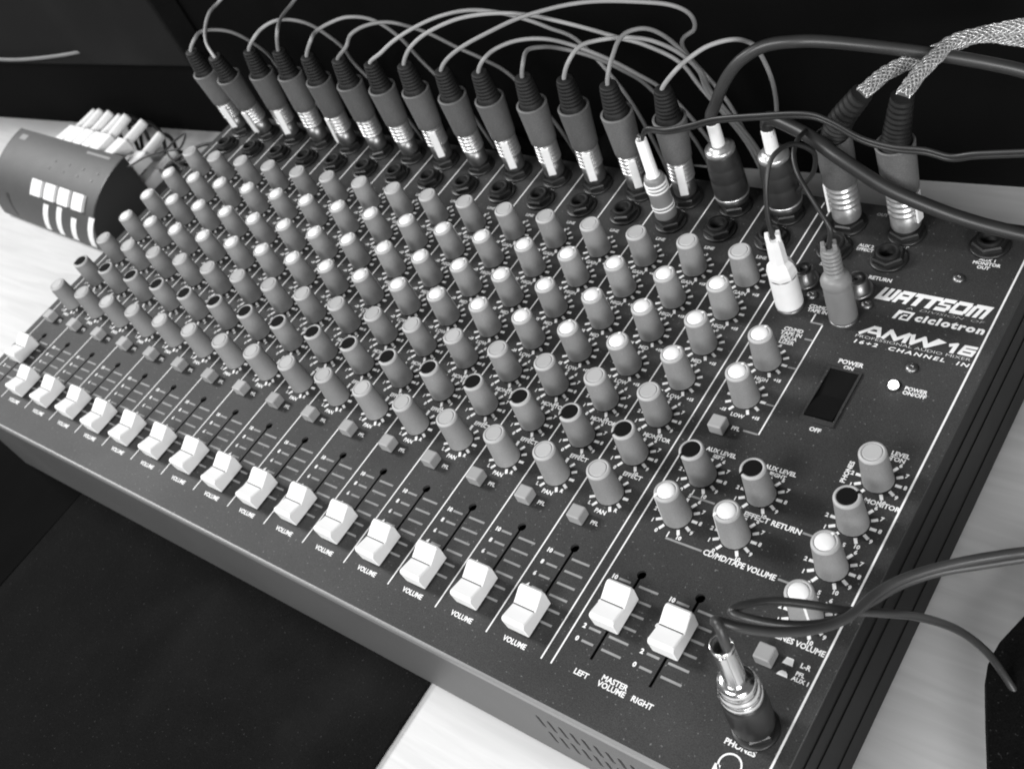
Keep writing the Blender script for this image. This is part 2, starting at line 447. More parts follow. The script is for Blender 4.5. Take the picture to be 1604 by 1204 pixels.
# faders --------------------------------------------------------------
def fader_mesh():
    b = MB(); hw = 5.0
    prof = [(-7.4, .8), (-7.6, 6.4), (-7.4, 7.2), (-6.9, 7.7), (-6.2, 7.8), (-3.0, 7.05), (-.25, 6.4), (-.25, 6.1), (.25, 6.1), (.25, 6.4), (1.2, 6.8), (5.4, 9.0), (6.6, 9.15), (7.3, 8.7), (7.6, 7.5), (7.4, .8)]
    n = len(prof); xs = [(-hw, .93), (-hw+.0, 1)]
    vs = []
    lay = [(-hw, .55), (-hw+.45, .0), (hw-.45, .0), (hw, .55)]
    for x, ins in lay:
        for y, z in prof:
            k = ins
            vs.append((x, y*(1-k*.06), z-k*(.8 if z > 3 else 0)))
    fs = [list(range(n)), list(range(3*n, 4*n))[::-1]]
    for L in range(3): fs += [[L*n+i, L*n+(i+1) % n, (L+1)*n+(i+1) % n, (L+1)*n+i] for i in range(n)]
    b.add(vs, fs); return b.mesh('fader_cap', WCAP)
FM = fader_mesh()
FL = MB().box(-4.5, 4.5, -.2, .2, 6.2, 6.5).mesh('centre_line', mat('line_ink', .10, .5))
FS = MB().box(-.35, .35, -2, 2, -3, 1.2).mesh('fader_stem', NICKEL)
def fader_marks():
    b = MB()
    for k in range(6):
        y = 37.9-5.2*k
        for x0, x1 in ((-6.8, -1.9), (1.5, 9.4)): b.flat([(x0, y-.45), (x1, y-.45), (x1, y+.45), (x0, y+.45)], ZI)
    return b.mesh('fader_scale', INKG)
FSC = fader_marks()
bm = bmesh.new()
for k in range(6):
    me = text_mesh(str(10-2*k), 1.75, .13, 0, 1, INK).copy(); me.transform(Matrix.Translation((-8.7*MM, (37.9-5.2*k)*MM, ZI*MM))); bm.from_mesh(me); bpy.data.meshes.remove(me)
FDG = bpy.data.meshes.new('fader_digits'); bm.to_mesh(FDG); bm.free(); FDG.materials.append(INK)
for i, x in enumerate(CHX+MX):
    y = 12.2+random.uniform(-.6, .5)
    if i == 0: y = 28.8
    if i > 15: y = 26.
    fo = cput('fader_cap', FM, x-.6 if i < 16 else x-.6, y, 0)
    put('centre_line', FL, fo); put('fader_stem', FS, fo)
    cput('fader_scale', FSC, x, 0, 0); cput('fader_digits', FDG, x, 0, 0)
    if i < 16: cletter('VOLUME', x, 1.0, 1.9, bold=.1, width=10.2)
cletter('LEFT', 416.3, 1.3, 1.9, bold=.1); cletter('RIGHT', 440.6, 1.3, 1.9, bold=.1)
cletter('MASTER', 428.7, 3.4, 1.9, bold=.1); cletter('VOLUME', 428.7, 1.0, 1.9, bold=.1)

# push buttons ---------------------------------------------------------
PB = MB().box(-2.9, 2.9, -2.9, 2.9, .3, 5.2, bev=.5).mesh('push_button', BUTTON)
for x in CHX:
    cput('push_button', PB, x-5.2, 54.0); cletter('PFL', x+1.4, 54.2, 1.6, bold=.09)
cput('push_button', PB, 413.2, 108.3); cletter('PFL', 418.9, 110.2, 1.6, bold=.09)
cput('push_button', PB, 470.3, 31.7)

# jack sockets ---------------------------------------------------------
def hexa(r, a0=0): return [(r*math.cos(a0+k*math.pi/3), r*math.sin(a0+k*math.pi/3)) for k in range(6)]
JW = MB().lathe([(7.6, 0.02), (7.6, .7), (7.2, 1.1), (5.5, 1.1)], 32, cap1=False, smooth=True).mesh('jack_socket', BLACK)
def nut_mesh():
    b = MB(); b.lathe([(6.6, 1.0), (6.75, 1.3), (6.75, 3.0), (6.1, 3.6), (4.6, 3.6)], 6, smooth=False, cap0=False, cap1=False)
    return b.mesh('nut', BLACK)
JN = nut_mesh()
JC = MB().lathe([(4.7, 1.0), (4.7, 4.6), (4.5, 4.9), (3.4, 4.9), (3.2, 4.6), (3.2, -.0), (.01, .0)], 28, cap0=False).mesh('collar', RUBBER)
def jack(x, y):
    o = cput('jack_socket', JW, x, y, 0, rz=random.uniform(0, 1)); put('nut', JN, o); put('collar', JC, o); return o
for x in CHX: jack(x, 221); jack(x, 205.4); cletter('MIC', x+.9, 213.4, 1.6, bold=.09); cletter('LINE', x+.6, 194.4, 1.6, bold=.09)
for x, y in ((415.2, 221), (440, 220.5), (472.4, 221), (415.4, 206.2), (438.7, 205.6), (477.2, 9.7)): jack(x, y)
cletter('LEFT', 416.2, 213.2, 1.6, bold=.09); cletter('RIGHT', 440.2, 212.6, 1.6, bold=.09)
cletter('AUX 2', 427.3, 210.3, 1.5, bold=.09); cletter('EFFECT', 427.6, 208.2, 1.5, bold=.09); cletter('RETURN', 439.7, 194.5, 1.7, bold=.1)
cletter('SEND', 416.2, 196.8, 1.6, bold=.09); cletter('OUT', 426.5, 228.6, 1.5, bold=.09, mat_=INKG)
cletter('AUX 1', 474.3, 213.2, 1.5, bold=.09); cletter('MONITOR', 474.5, 211.2, 1.5, bold=.09); cletter('OUT', 474.0, 209.1, 1.5, bold=.09)
cletter('CD/MD', 422.9, 174.4, 1.6, bold=.1); cletter('TAPE IN', 423.4, 172.4, 1.6, bold=.1)
for t, y in (('CD/MD', 160.9), ('TAPE IN', 158.7), ('EQUA', 156.5), ('LIZER', 154.3)): cletter(t, 418.6, y, 1.7, bold=.1)
cletter('HIGH', 417.4, 134.6, 1.6, bold=.09); cletter('LOW', 416.6, 116.0, 1.6, bold=.09)
cletter('POWER', 446.2, 151.5, 1.9, bold=.1); cletter('ON', 446.4, 149.1, 1.7, bold=.1); cletter('OFF', 446.7, 119.0, 1.7, bold=.1)
cletter('POWER', 472.9, 146.3, 1.6, bold=.09); cletter('ON/OFF', 473.1, 144.3, 1.6, bold=.09)
cletter('LEVEL', 478.6, 118.4, 1.7, bold=.1); cletter('TON', 478.4, 116.2, 1.7, bold=.1)
cletter('PHONES', 464.8, 106, 1.7, bold=.1, rz=math.pi/2); cletter('MONITOR', 480.6, 97.3, 1.8, bold=.1)
for x, t in ((418.9, 'LEFT'), (442.8, 'RIGHT')): cletter('AUX LEVEL', x, 98.6, 1.7, bold=.1); cletter(t, x, 96.3, 1.5, bold=.1)
cletter('EFFECT RETURN', 449.7, 77.8, 2.0, bold=.11, width=21.6); cletter('CD/MD/TAPE VOLUME', 446.4, 58.7, 2.1, bold=.11, width=27.5)
cletter('LINES VOLUME', 477.6, 40.1, 1.9, bold=.1, width=16.8); cletter('L-R', 482.4, 33.9, 1.6, bold=.09)
cletter('PFL', 482.0, 30.9, 1.4, bold=.08); cletter('AUX 1', 483.0, 29.0, 1.4, bold=.08); cletter('PHONES', 475.7, 2.1, 1.9, bold=.1)
for x0, x1, y in ((417.2, 427.2, 77.7), (461, 466, 78), (417.2, 432, 58.7), (461, 466, 58.8)): line(x0, y, x1, y, .8, 'bracket_line', INKG)
line(417.3, 78.2, 417.3, 80.5, .5, 'bracket_line'); line(417.3, 59.2, 417.3, 61.5, .5, 'bracket_line')
line(423.3, 171, 423.3, 166.8, .6, 'bracket_line'); line(423.0, 166.5, 428.3, 166.5, .7, 'bracket_line', INKG); line(428.3, 166.1, 428.3, 110.4, .6, 'bracket_line')
for y in (157.9, 143.1, 124.3): line(424.6, y, 427.9, y, .8, 'bracket_line', INKG)
line(422, 110.4, 427.9, 110.4, .8, 'bracket_line', INKG)
cput('switch_symbol', MB().flat([(475.1, 32.4), (478.7, 32.4), (478.1, 34.9), (475.7, 34.9)], ZI).mesh('switch_symbol', INK))
cput('switch_symbol', MB().flat([(475.0, 28.3), (478.8, 28.3), (478.3, 29.5), (477.6, 30.1), (476.2, 30.1), (475.5, 29.5)], ZI).mesh('switch_symbol', INK))

# brand lettering: squared italic capitals cut from cells
GL = {'W': ["###..###..###"]*5+["#############", "############."],
      'A': [".##########", "###########", "###.....###", "###########", "###########", "###.....###", "###.....###"],
      'T': ["##########"]*2+["...####..."]*5,
      'S': [".#########", "##########", "###.......", "#########.", ".......###", "##########", "#########."],
      'O': [".##########.", "############"]+["###......###"]*3+["############", ".##########."],
      'M': [".############", "#############"]+["###..###..###"]*5}
b = MB(); cx = 0.; cw = .6; chh = 6.5/7; sh = .36
for ch in 'WATTSOM':
    g = GL[ch]
    for r, rowc in enumerate(g):
        y1 = (7-r)*chh; y0 = y1-chh; k = 0
        while k < len(rowc):
            if rowc[k] == '#':
                e = k
                while e < len(rowc) and rowc[e] == '#': e += 1
                xa, xb = cx+k*cw, cx+e*cw
                b.flat([(xa+y0*sh, y0), (xb+y0*sh, y0), (xb+y1*sh, y1), (xa+y1*sh, y1)], 0); k = e
            else: k += 1
    cx += len(g[0])*cw+(0.0 if ch == 'T' else .52)
wm = b.mesh('brand_lettering', INK)
o = cput('brand_lettering', wm, 441.4, 184.4, ZI); o.scale.x = 43.2/(max(v.co.x for v in wm.vertices)/MM)
cletter('A  DIVISION  OF', 469.2, 182.8, 1.15, bold=-.02, width=29, shear=.2, mat_=mat('faint_ink', .5, .6))
cletter('ciclotron', 472.5, 178.9, 3.5, bold=.23, width=25.6, shear=.12, spacing=1.2)
b = MB()                                      # maker's emblem: slanted tile with an open loop cut out of it
def sq(pts): return [(x+.25*y, y) for x, y in pts]
b.flat(sq([(0, 0), (1.3, 0), (1.3, 4.6), (0, 4.6)]), 0); b.flat(sq([(1.3, 3.7), (6.2, 3.7), (6.2, 4.6), (1.3, 4.6)]), 0)
b.flat(sq([(5.2, 0), (6.2, 0), (6.2, 3.7), (5.2, 3.7)]), 0); b.flat(sq([(2.4, 0), (5.2, 0), (5.2, .8), (2.4, .8)]), 0)
b.flat(sq([(2.4, .8), (3.2, .8), (3.2, 2.2), (2.4, 2.2)]), 0); b.flat(sq([(2.9, 2.2), (4.5, 2.2), (4.5, 2.9), (2.9, 2.9)]), 0)
b.flat(sq([(1.3, 2.6), (2.0, 3.2), (2.0, 3.7), (1.3, 3.7)]), 0)
cput('maker_emblem', b.mesh('maker_emblem', INK), 451.6, 176.6, ZI)
b = MB(); nz = [0]
def stroke(*pts, w=1.55):
    for (xa, ya), (xb, yb) in zip(pts, pts[1:]):
        d = Vector((xb-xa, yb-ya)).normalized(); ex = d*(w*.35 if len(pts) > 2 else 0); n2 = Vector((-d.y, d.x))*w/2
        a_ = Vector((xa, ya))-ex; c_ = Vector((xb, yb))+ex; nz[0] += .015
        b.flat([((p.x if p.x > 31.5 else p.x*.93)+.12*p.y, p.y) for p in (a_-n2, c_-n2, c_+n2, a_+n2)], nz[0])
stroke((.6, .7), (4.4, 4.4), (6.6, 4.4), (8.4, .7)); stroke((3.2, 1.9), (8.0, 1.9), w=1.2)
stroke((10.3, .7), (11.6, 4.4), (15.2, 1.0), (18.8, 4.4), (18.9, .7), w=1.7)
stroke((20.6, 4.4), (21.9, .8), (25.2, 4.2), (27.6, .8), (30.6, 4.4), w=1.7)
stroke((33.4, 3.6), (35.2, 4.4), (35.2, .6), w=1.5)
stroke((42.2, 4.5), (38.4, 4.4), (37.8, .9), (42.0, .8), (42.2, 2.7), (38.2, 2.7), w=1.25)
cput('model_lettering', b.mesh('model_lettering', INK), 442.8, 165.9, ZI)
cletter('PROFESSIONAL AUDIO MIXER', 463.8, 164.9, 1.25, bold=-.02, width=43)
cletter('16+2  CHANNEL  IN', 464.0, 162.2, 1.6, bold=.08, width=43, shear=.15, spacing=1.35)

# power switch, lamp, screws, phono sockets ---------------------------------
ps = cput('power_switch', MB().prism([(439.9, 123.6), (451.6, 123.6), (451.6, 147.4), (439.9, 147.4)], -9, -4.2).mesh('power_switch', BLACK))
b = MB(); prof = [(124.2, -4), (124.2, 1.3), (135.4, -.5), (146.9, .2), (146.9, -4)]
b.add([(440.3, y, z) for y, z in prof]+[(451.2, y, z) for y, z in prof], [[0, 1, 2, 3, 4], [9, 8, 7, 6, 5]]+[[i, (i+1) % 5, 5+(i+1) % 5, 5+i] for i in range(5)])
put('rocker', b.mesh('rocker', BCAP), ps)
fr = curve_plate('switch_frame', [(439.1, 121.6), (452.4, 121.6), (452.4, 148.0), (439.1, 148.0)], [[(440, 123.7), (451.5, 123.7), (451.5, 147.3), (440, 147.3)]], .7,
                 Matrix.Translation((CO+Vector((0, 0, .35)))*MM), PANEL, con)
cput('lamp_bezel', MB().lathe([(2.6, .04), (2.6, .5), (2.3, .7), (1.9, .7), (1.85, .3)], 24, cap0=False, cap1=False).mesh('lamp_bezel', BLACK), 464.9, 146.0)
cput('power_lamp', MB().lathe([(1.75, .05), (1.75, 1.2), (1.5, 1.8), (.9, 2.2), (.01, 2.35)], 20).mesh('power_lamp', LED), 464.9, 146.0)
SCR = MB().lathe([(2.3, .05), (2.3, .5), (1.7, 1.2), (.8, 1.3), (.8, 1.3), (.7, .7), (.01, .7)], 18).mesh('screw', DARKMET)
for x, y in ((467.6, 201.6), (467.7, 155.6), (417.7, 179.8), (440.2, 180.4)): cput('screw', SCR, x, y)
RS = MB().lathe([(5.6, .03), (5.6, 1.0), (5.2, 1.2), (4.2, 1.2), (4.2, 6.5), (3.9, 6.8), (2.6, 6.8), (2.4, 6.3), (2.4, 1.), (.01, 1.)], 24, cap0=False).mesh('phono_socket', DARKMET)
for x, y in ((411.6, 186.8), (434.2, 187.0), (411.5, 172.8), (434.5, 172.0)):
    o = cput('phono_socket', RS, x, y); put('insulator', MB().lathe([(3.4, 6.85), (3.4, 7.0), (1.2, 7.0), (1.2, 5), (.01, 5)], 18, cap0=False).mesh('insulator', BLACK), o)
cput('headphone_symbol', MB().lathe([(3.9, 0), (3.9, .05), (3.3, .05), (3.3, 0)], 28, cap0=False, cap1=False, smooth=False).mesh('headphone_symbol', INK), 475.4, -4.2, ZI)
cput('headphone_symbol', MB().box(-1.0, 1.0, -1.4, 1.4, 0, .05).mesh('headphone_symbol', INK), 472.0, -6.8, ZI)

# ------------------------------------------------------------------ plugs standing in the microphone row
GP = 'grey plugs in the microphone row'
ORD = ['first', 'second', 'third', 'fourth', 'fifth', 'sixth', 'seventh', 'eighth', 'ninth', 'tenth', 'eleventh', 'twelfth', 'thirteenth', 'fourteenth']
def plug_meshes():
    d = {}
    b = MB(); prof = [(3.1, .6), (3.1, 5.2), (5.0, 5.2), (5.0, 5.2), (5.2, 6), (5.2, 13.5), (5.2, 13.5)]
    z = 13.5
    rib = [(4.4, z)]
    for k in range(5): rib += [(4.9, z), (4.9, z+.6), (5.55, z+.8), (5.75, z+1.1), (5.75, z+1.6), (5.4, z+1.85), (4.9, z+2.05)]; z += 2.3
    rib += [(4.9, z), (4.4, z)]
    d['ribbed_neck'] = MB().lathe(rib, 32, cap0=False, cap1=False).mesh('ribbed_neck', NICKEL)
    prof = prof[:-1]+[(4.6, 13.6), (4.6, z-.1), (4.9, z), (4.9, 27.2)]
    b.lathe(prof, 32); d['metal_body'] = b.mesh('metal_body', DARKMET)
    b = MB(); prof = [(6.0, 25.6), (6.35, 26.2), (6.5, 30), (6.9, 38), (7.35, 46), (7.4, 47.6), (7.4, 47.6), (7.0, 48.0), (6.3, 47.9), (6.3, 47.9), (6.1, 46), (6.1, 44)]
    b.lathe(prof, 36); d['sleeve'] = b.mesh('sleeve', SLEEVE)
    b = MB(); prof = [(6.0, 44.5), (5.7, 48)]
    z = 48.6
    for k in range(7):
        r = 5.4-.19*k; prof += [(r, z), (r, z+1.2), (r-.5, z+1.35), (r-.5, z+1.75)]; z += 1.85
    prof += [(3.9, z), (3.9, z+1.0), (3.2, z+1.3), (1.3, z+1.3)]
    b.lathe(prof, 28); d['boot'] = b.mesh('boot', RUBBER)
    d['ztop'] = z+1.3
    # raised flat plate on the metal body, facing +x
    b = MB(); b.box(5.2, 6.5, -1.9, 1.9, 8.0, 24.2, bev=.35); d['latch_plate'] = b.mesh('latch_plate', PLATE)
    return d
PD = plug_meshes()
ZT = PD['ztop']
def place_plug(x, y, name, label, cat, group, latch):
    e = empty(name, (x, y, 0), label, cat, group)
    for k in ('metal_body', 'ribbed_neck', 'sleeve', 'boot'): put(k, PD[k], e, None, random.uniform(0, .5))
    if latch is not None: put('latch_plate', PD['latch_plate'], e, None, math.radians(latch))
    return e
def cable(pts, r, name, material, parent=None, n=9, sub=7):
    P = catmull(pts, sub)
    if parent: P = [p-Vector(parent.location)/MM for p in P]
    return MB().tube(P, r, n).build(name, material, parent)
def pix(lst, y0, y1):
    n = len(lst); out = []
    for i, q in enumerate(lst):
        t = i/(n-1); p = on_y(q[0], q[1], y0+(y1-y0)*t); out.append(p)
    return out
PATHS = [
 [(305, 61), (315, 50), (337, 47), (364, 51), (394, 66), (421, 86), (440, 110)],
 [(323, 67), (321.5, 44), (328, 20), (343, 3), (366, -25)],
 [(397, 61), (411, 44), (434, 32), (461, 32), (488, 40), (515, 57), (539, 77), (560, 105)],
 [(434, 50), (441, 27), (458, 5), (480, -25)],
 [(486.5, 64), (495, 50), (515, 37), (545, 27), (585, 32), (625, 58), (660, 95)],
 [(542, 74), (550, 54), (574, 40), (607, 35), (641, 42), (675, 54), (715, 74), (759, 94), (803, 121)],
 [(595.5, 84), (617, 64), (648, 44), (685, 27), (728, 17), (769, 18), (815, 28), (860, 44), (910, 68)],
 [(641, 77), (661, 57), (691, 40), (728, 27), (776, 21), (829, 24), (877, 34), (927, 47), (968, 59), (1011, 71), (1065, 98), (1100, 140)],
 [(702, 91), (728, 71), (769, 49), (809, 30), (850, 17), (893, 7), (940, 2), (1000, 3), (1050, 8), (1080, 22), (1088, 45), (1070, 75)],
 [(757, 94), (776, 77), (809, 64), (850, 61), (890, 69), (944, 89), (994, 114), (1050, 150)],
 [(819.5, 98), (826, 79), (850, 74), (877, 76), (925, 88), (975, 110), (1020, 140)],
 [(890, 98), (907, 74), (934, 64), (978, 59), (1021, 64), (1065, 84), (1095, 112), (1112, 150)],
 [(954, 108), (961, 84), (969, 64), (984, 50), (1011, 45), (1038, 55), (1065, 77), (1100, 115), (1118, 150)],
 [(1058, 111), (1079, 92), (1110, 72), (1150, 62), (1180, 70), (1195, 92), (1209, 125), (1216, 160), (1216, 195)]]
TIPS = [(306, 80), (333, 92), (394, 79), (436, 79), (484, 88), (536, 93), (588, 99), (633, 101), (693, 110), (750, 113), (819, 120), (884, 123), (952, 132), (1041, 139)]
LATCH = [-60, -85, -55, None, -118, None, None, -50, None, -56, -58, -60, -52, -60]
for i in range(14):
    x = CHX[i]; lt = LATCH[i]
    look = {True: 'with shiny flat plate', False: 'with ribbed metal neck'}[lt is not None]
    e = place_plug(x, 221, 'audio_plug', 'grey sleeved plug %s, %s in the row from the network box end' % (look, ORD[i]), 'plug', GP, lt)
    tip = on_z(TIPS[i][0], TIPS[i][1], ZT); ax = (tip-Vector((x, 221, 0))).normalized()
    ax = Vector((max(-.09, min(.09, ax.x)), max(-.09, min(.09, ax.y)), ax.z)).normalized()
    e.rotation_mode = 'QUATERNION'; q_ = Vector((0, 0, 1)).rotation_difference(ax); e.rotation_quaternion = q_
    tip = ax*ZT; base = Vector((x, 221, 0))
    pth = [p-base for p in pix(PATHS[i], 223, 268)]
    if PATHS[i][-1][1] > 30 and i != 13:
        L_ = pth[-1]; pth += [L_+Vector((14, 3, -32)), L_+Vector((20, 6, -70)), Vector((L_.x+24, L_.y+4, -48))]
    pts = [q_.inverted() @ p+base for p in [tip-ax*4, tip+ax*.6]+pth[(0 if (pth[0]-tip).length > 6 else 1):]]
    cable(pts, 1.02, 'cable', CABLEG, e)
# output pair: bright metal plugs with braided cables
for k, (x, lab, path) in enumerate(((415.2, 'bright ringed metal plug with braided cable beside the double panel line', [(1358, 140), (1385, 117), (1420, 99), (1470, 80), (1530, 56), (1604, 40), (1660, 30)]),
                                    (440.0, 'bright ringed metal plug with braided cable behind the return jack', [(1420, 142), (1440, 115), (1465, 90), (1490, 68), (1540, 55), (1604, 62), (1660, 70)]))):
    e = empty('audio_plug', (x, 221, 0), lab, 'plug', 'braided cable output plugs')
    b = MB(); prof = [(3.1, .6), (3.1, 5), (5.6, 5), (5.6, 5), (5.9, 6), (5.9, 11.5)]
    z = 12.
    for q in range(4): prof += [(5.4, z), (5.4, z+.8), (6.2, z+1.1), (6.2, z+2.0), (5.4, z+2.4)]; z += 2.8
    prof += [(5.5, z), (5.5, 24.5)]
    b.lathe(prof, 32); b.build('metal_body', NICKEL, e)
    if k == 0: MB().box(6.0, 7.0, -2., 2., 9, 24, bev=.35).build('latch_plate', PLATE, e, None, math.radians(-160))
    else: MB().box(6.0, 7.0, -2., 2., 9, 24, bev=.35).build('latch_plate', PLATE, e, None, math.radians(-8))
    MB().lathe([(6.3, 24), (6.9, 25), (7.1, 34), (7.3, 44), (7.5, 46.5), (7.5, 46.5), (7.0, 47), (6.5, 46.6), (6.4, 44)], 36).build('sleeve', SLEEVE, e)
    # boot leans back into the cable's path
    p0 = Vector((0, 0, 43)); path3 = pix(path, 226, 285)
    path3 = [p-Vector((x, 221, 0)) for p in path3]
    p2 = path3[0]; cl = catmull([p0, Vector((p2.x*.25, p2.y*.3, 53)), p2+(p2-path3[1])*.3], 24)
    rad = []
    for j in range(len(cl)):
        t = j/(len(cl)-1); rad.append((6.1-1.9*t)*(1 if j % 4 < 2 else .88))
    MB().tube(cl, 5, 24, rad).build('boot', RUBBER, e)
    core = catmull([cl[-2], path3[0]]+path3[1:], 26)
    cb_ = MB().tube(core, 2.35, 14).build('cable', BRAID, e)
    bb = MB(); arc = 0; fr_ = []; u = Vector((1, 0, 0))
    for j in range(len(core)):
        t = (core[min(j+1, len(core)-1)]-core[max(j-1, 0)]).normalized(); u = (u-t*u.dot(t)).normalized()
        if j: arc += (core[j]-core[j-1]).length
        fr_.append((core[j], u.copy(), t.cross(u), arc))
    for sgn in (-1, 1):
        for q in range(9):
            hp = []
            for jj, (c0_, u_, v_, a_) in enumerate(fr_):
                an = 2*math.pi*(q/9+sgn*a_/26); rr = 2.5+.18*math.sin(9*2*math.pi*a_/26*1.0+q*2)
                hp.append(c0_+(u_*math.cos(an)+v_*math.sin(an))*rr)
            bb.tube(hp, .36, 5)
    bb.build('braid', STRAND, cb_)
# black handled plugs with chrome tails
def black_plug(x, y, label, zs=1., lean=(0, 0)):
    e = empty('audio_plug', (x, y, 0), label, 'plug', 'black handled plugs with chrome tails')
    b = MB(); prof = [(3.1, .6), (3.1, 5), (6.8, 5), (7.2, 5.8), (7.2, 8.2), (7.0, 8.2), (7.5, 9.6), (7.6, 12), (7.45, 18), (7.3, 18.3), (7.4, 18.6), (7.2, 25), (7.05, 25.3), (7.1, 25.7), (6.6, 31), (5.8, 33), (5.0, 33.6)]
    b.lathe(prof, 36); b.build('handle', HANDLE, e)
    MB().lathe([(7.3, 8.3), (7.75, 8.6), (7.75, 9.3), (7.3, 9.6)], 36, cap0=False, cap1=False).build('metal_ring', NICKEL, e)
    MB().lathe([(5.9, 31.6), (6.5, 32.0), (6.5, 33.6), (5.9, 34.2), (5.0, 34.6), (4.6, 35.6), (3.2, 36)], 32, cap0=False).build('metal_ring', NICKEL, e)
    b = MB(); b.lathe([(3.0, 35), (2.9, 35.5), (2.75, 46.5), (2.6, 47), (2.2, 46.9), (2.1, 42), (.01, 42)], 24, cap0=False); b.build('tail_tube', PLATE, e)
    return e
e15 = black_plug(CHX[14], 221, 'black handled plug with chrome tail and thick cable rising in an arc')
pts = [Vector((CHX[14], 221, 43)), Vector((CHX[14], 221, 50)), on_y(1120, 165, 222), on_y(1135, 128, 224), on_y(1160, 95, 227), on_y(1199, 72, 231), on_y(1250, 65, 235), on_y(1300, 66, 240), on_y(1380, 74, 246), on_y(1468, 86, 250), on_y(1540, 98, 254), on_y(1604, 112, 258), on_y(1680, 135, 262)]
cable(pts, 2.5, 'cable', CABLED, e15, 14, 8)
e16 = black_plug(CHX[15], 221, 'black handled plug with chrome tail and thick cable drooping over the panel edge')
pts = [Vector((CHX[15], 221, 43)), Vector((CHX[15]+.5, 221, 50)), Vector((CHX[15]+4.5, 219, 54)), on_y(1250, 204, 214), on_y(1280, 222, 210), on_y(1316, 248, 207), on_y(1384, 292, 206), on_y(1451, 322, 208), on_y(1518, 346, 211), on_y(1603, 368, 215), on_y(1690, 385, 219)]
cable(pts, 2.75, 'cable', CABLEB, e16, 14, 8)
# slim grey plug in a line jack
eg = empty('audio_plug', (336.5, 205.4, 0), 'slim grey plug with pale rings and chrome tail in a line jack', 'plug')
b = MB(); prof = [(3.1, .6), (3.1, 5), (4.9, 5), (5.0, 5.6), (5.0, 9.6), (5.0, 9.6), (4.95, 12.5), (4.8, 17), (4.6, 26.5), (4.2, 27.6), (3.2, 28)]
b.lathe(prof, 32); b.build('handle', SLEEVE2, eg)
for z in (10.2, 12.0, 20.5, 22.4, 24.3): MB().lathe([(4.7, z-.5), (5.12, z-.35), (5.12, z+.35), (4.6, z+.5)], 32, cap0=False, cap1=False).build('ring', WPLUG, eg)
MB().lathe([(3.2, 27.8), (3.2, 28.4), (2.7, 28.8), (2.5, 47.5), (2.2, 48), (1.9, 47.6), (1.8, 44), (.01, 44)], 24, cap0=False).build('tail_tube', PLATE, eg)
MB().box(-.9, .9, -.9, .9, 46, 50.5, bev=.4).build('clamp', CHROME, eg)
tw = [(1014, 206), (1045, 208), (1085, 200), (1120, 191), (1180, 186), (1260, 183), (1300, 194), (1350, 221), (1400, 235), (1450, 240), (1490, 250), (1530, 246), (1604, 243), (1680, 240)]
for dz in (0, 1.5):
    P = [on_y(a, c_, 205-i*.4) for i, (a, c_) in enumerate(tw)]
    P = [Vector((336.5, 205.4, 47))]+[p+Vector((0, 0, dz)) for p in P]
    cable(P, .85, 'cable', CABLEB, eg, 8, 7)
# phono plugs
def phono(x, y, material, label, cablepath, ridged):
    e = empty('phono_plug', (x, y, 0), label, 'plug', 'phono plugs in the tape input')
    b = MB()
    if ridged:
        b.lathe([(4.6, 7.4), (4.6, 1.6), (5.4, 1.5), (5.6, 2.2), (5.4, 19), (5.4, 19), (5.75, 20.5), (5.75, 22.2), (5.0, 23.6), (5.0, 23.6), (3.8, 25)], 28, cap0=True)
        prof = [(3.8, 25)]; z = 25
        for k in range(6): prof += [(3.55, z+.1), (3.55, z+1.2), (3.1, z+1.4), (3.1, z+1.9)]; z += 2.
        prof += [(3.2, z), (3.2, z+1), (1.2, z+1)]
        b.lathe(prof, 24, cap0=False); zt = z+1
    else:
        b.lathe([(4.6, 7.4), (4.6, 1.6), (5.4, 1.5), (5.6, 2.2), (5.6, 2.2), (5.5, 17.5)], 28, cap1=False)
        b.lathe([(5.5, 17.5), (5.9, 18.4), (5.9, 20.0), (5.0, 23.4), (3.6, 25.2), (3.3, 34), (2.9, 37.2), (1.2, 37.2)], 8, cap0=False, smooth=False, a0=.3)
        zt = 37
    b.build('shell', material, e)
    # two prongs left and right of the cable notch
    for s_ in (-1, 1):
        MB().box(s_*1.2-.0 if s_ > 0 else -2.9, 2.9 if s_ > 0 else -1.2, -1.7, 1.7, zt-1, zt+2.6, bev=.4).build('prong', material, e, None, .5)
    P = [Vector((x, y, zt-3)), Vector((x, y, zt+1))]+cablepath
    cable(P, .95, 'cable', CABLEB, e, 9, 8)
    return e
phono(411.5, 172.8, WPLUG, 'white phono plug with a notched tail beside the double panel line',
      [on_y(1203, 340, 174), on_y(1200, 295, 178), on_y(1206, 255, 184), on_y(1222, 234, 190), on_y(1245, 226, 198), on_y(1275, 240, 204), on_y(1274, 270, 207), on_y(1258, 290, 212), on_y(1250, 300, 218)], False)
phono(434.5, 172.0, SLEEVE2, 'grey ridged phono plug beside the white one',
      [on_y(1300, 358, 173), on_y(1284, 330, 177), on_y(1264, 298, 183), on_y(1248, 268, 189), on_y(1243, 240, 195), on_y(1250, 218, 202), on_y(1262, 205, 212)], True)
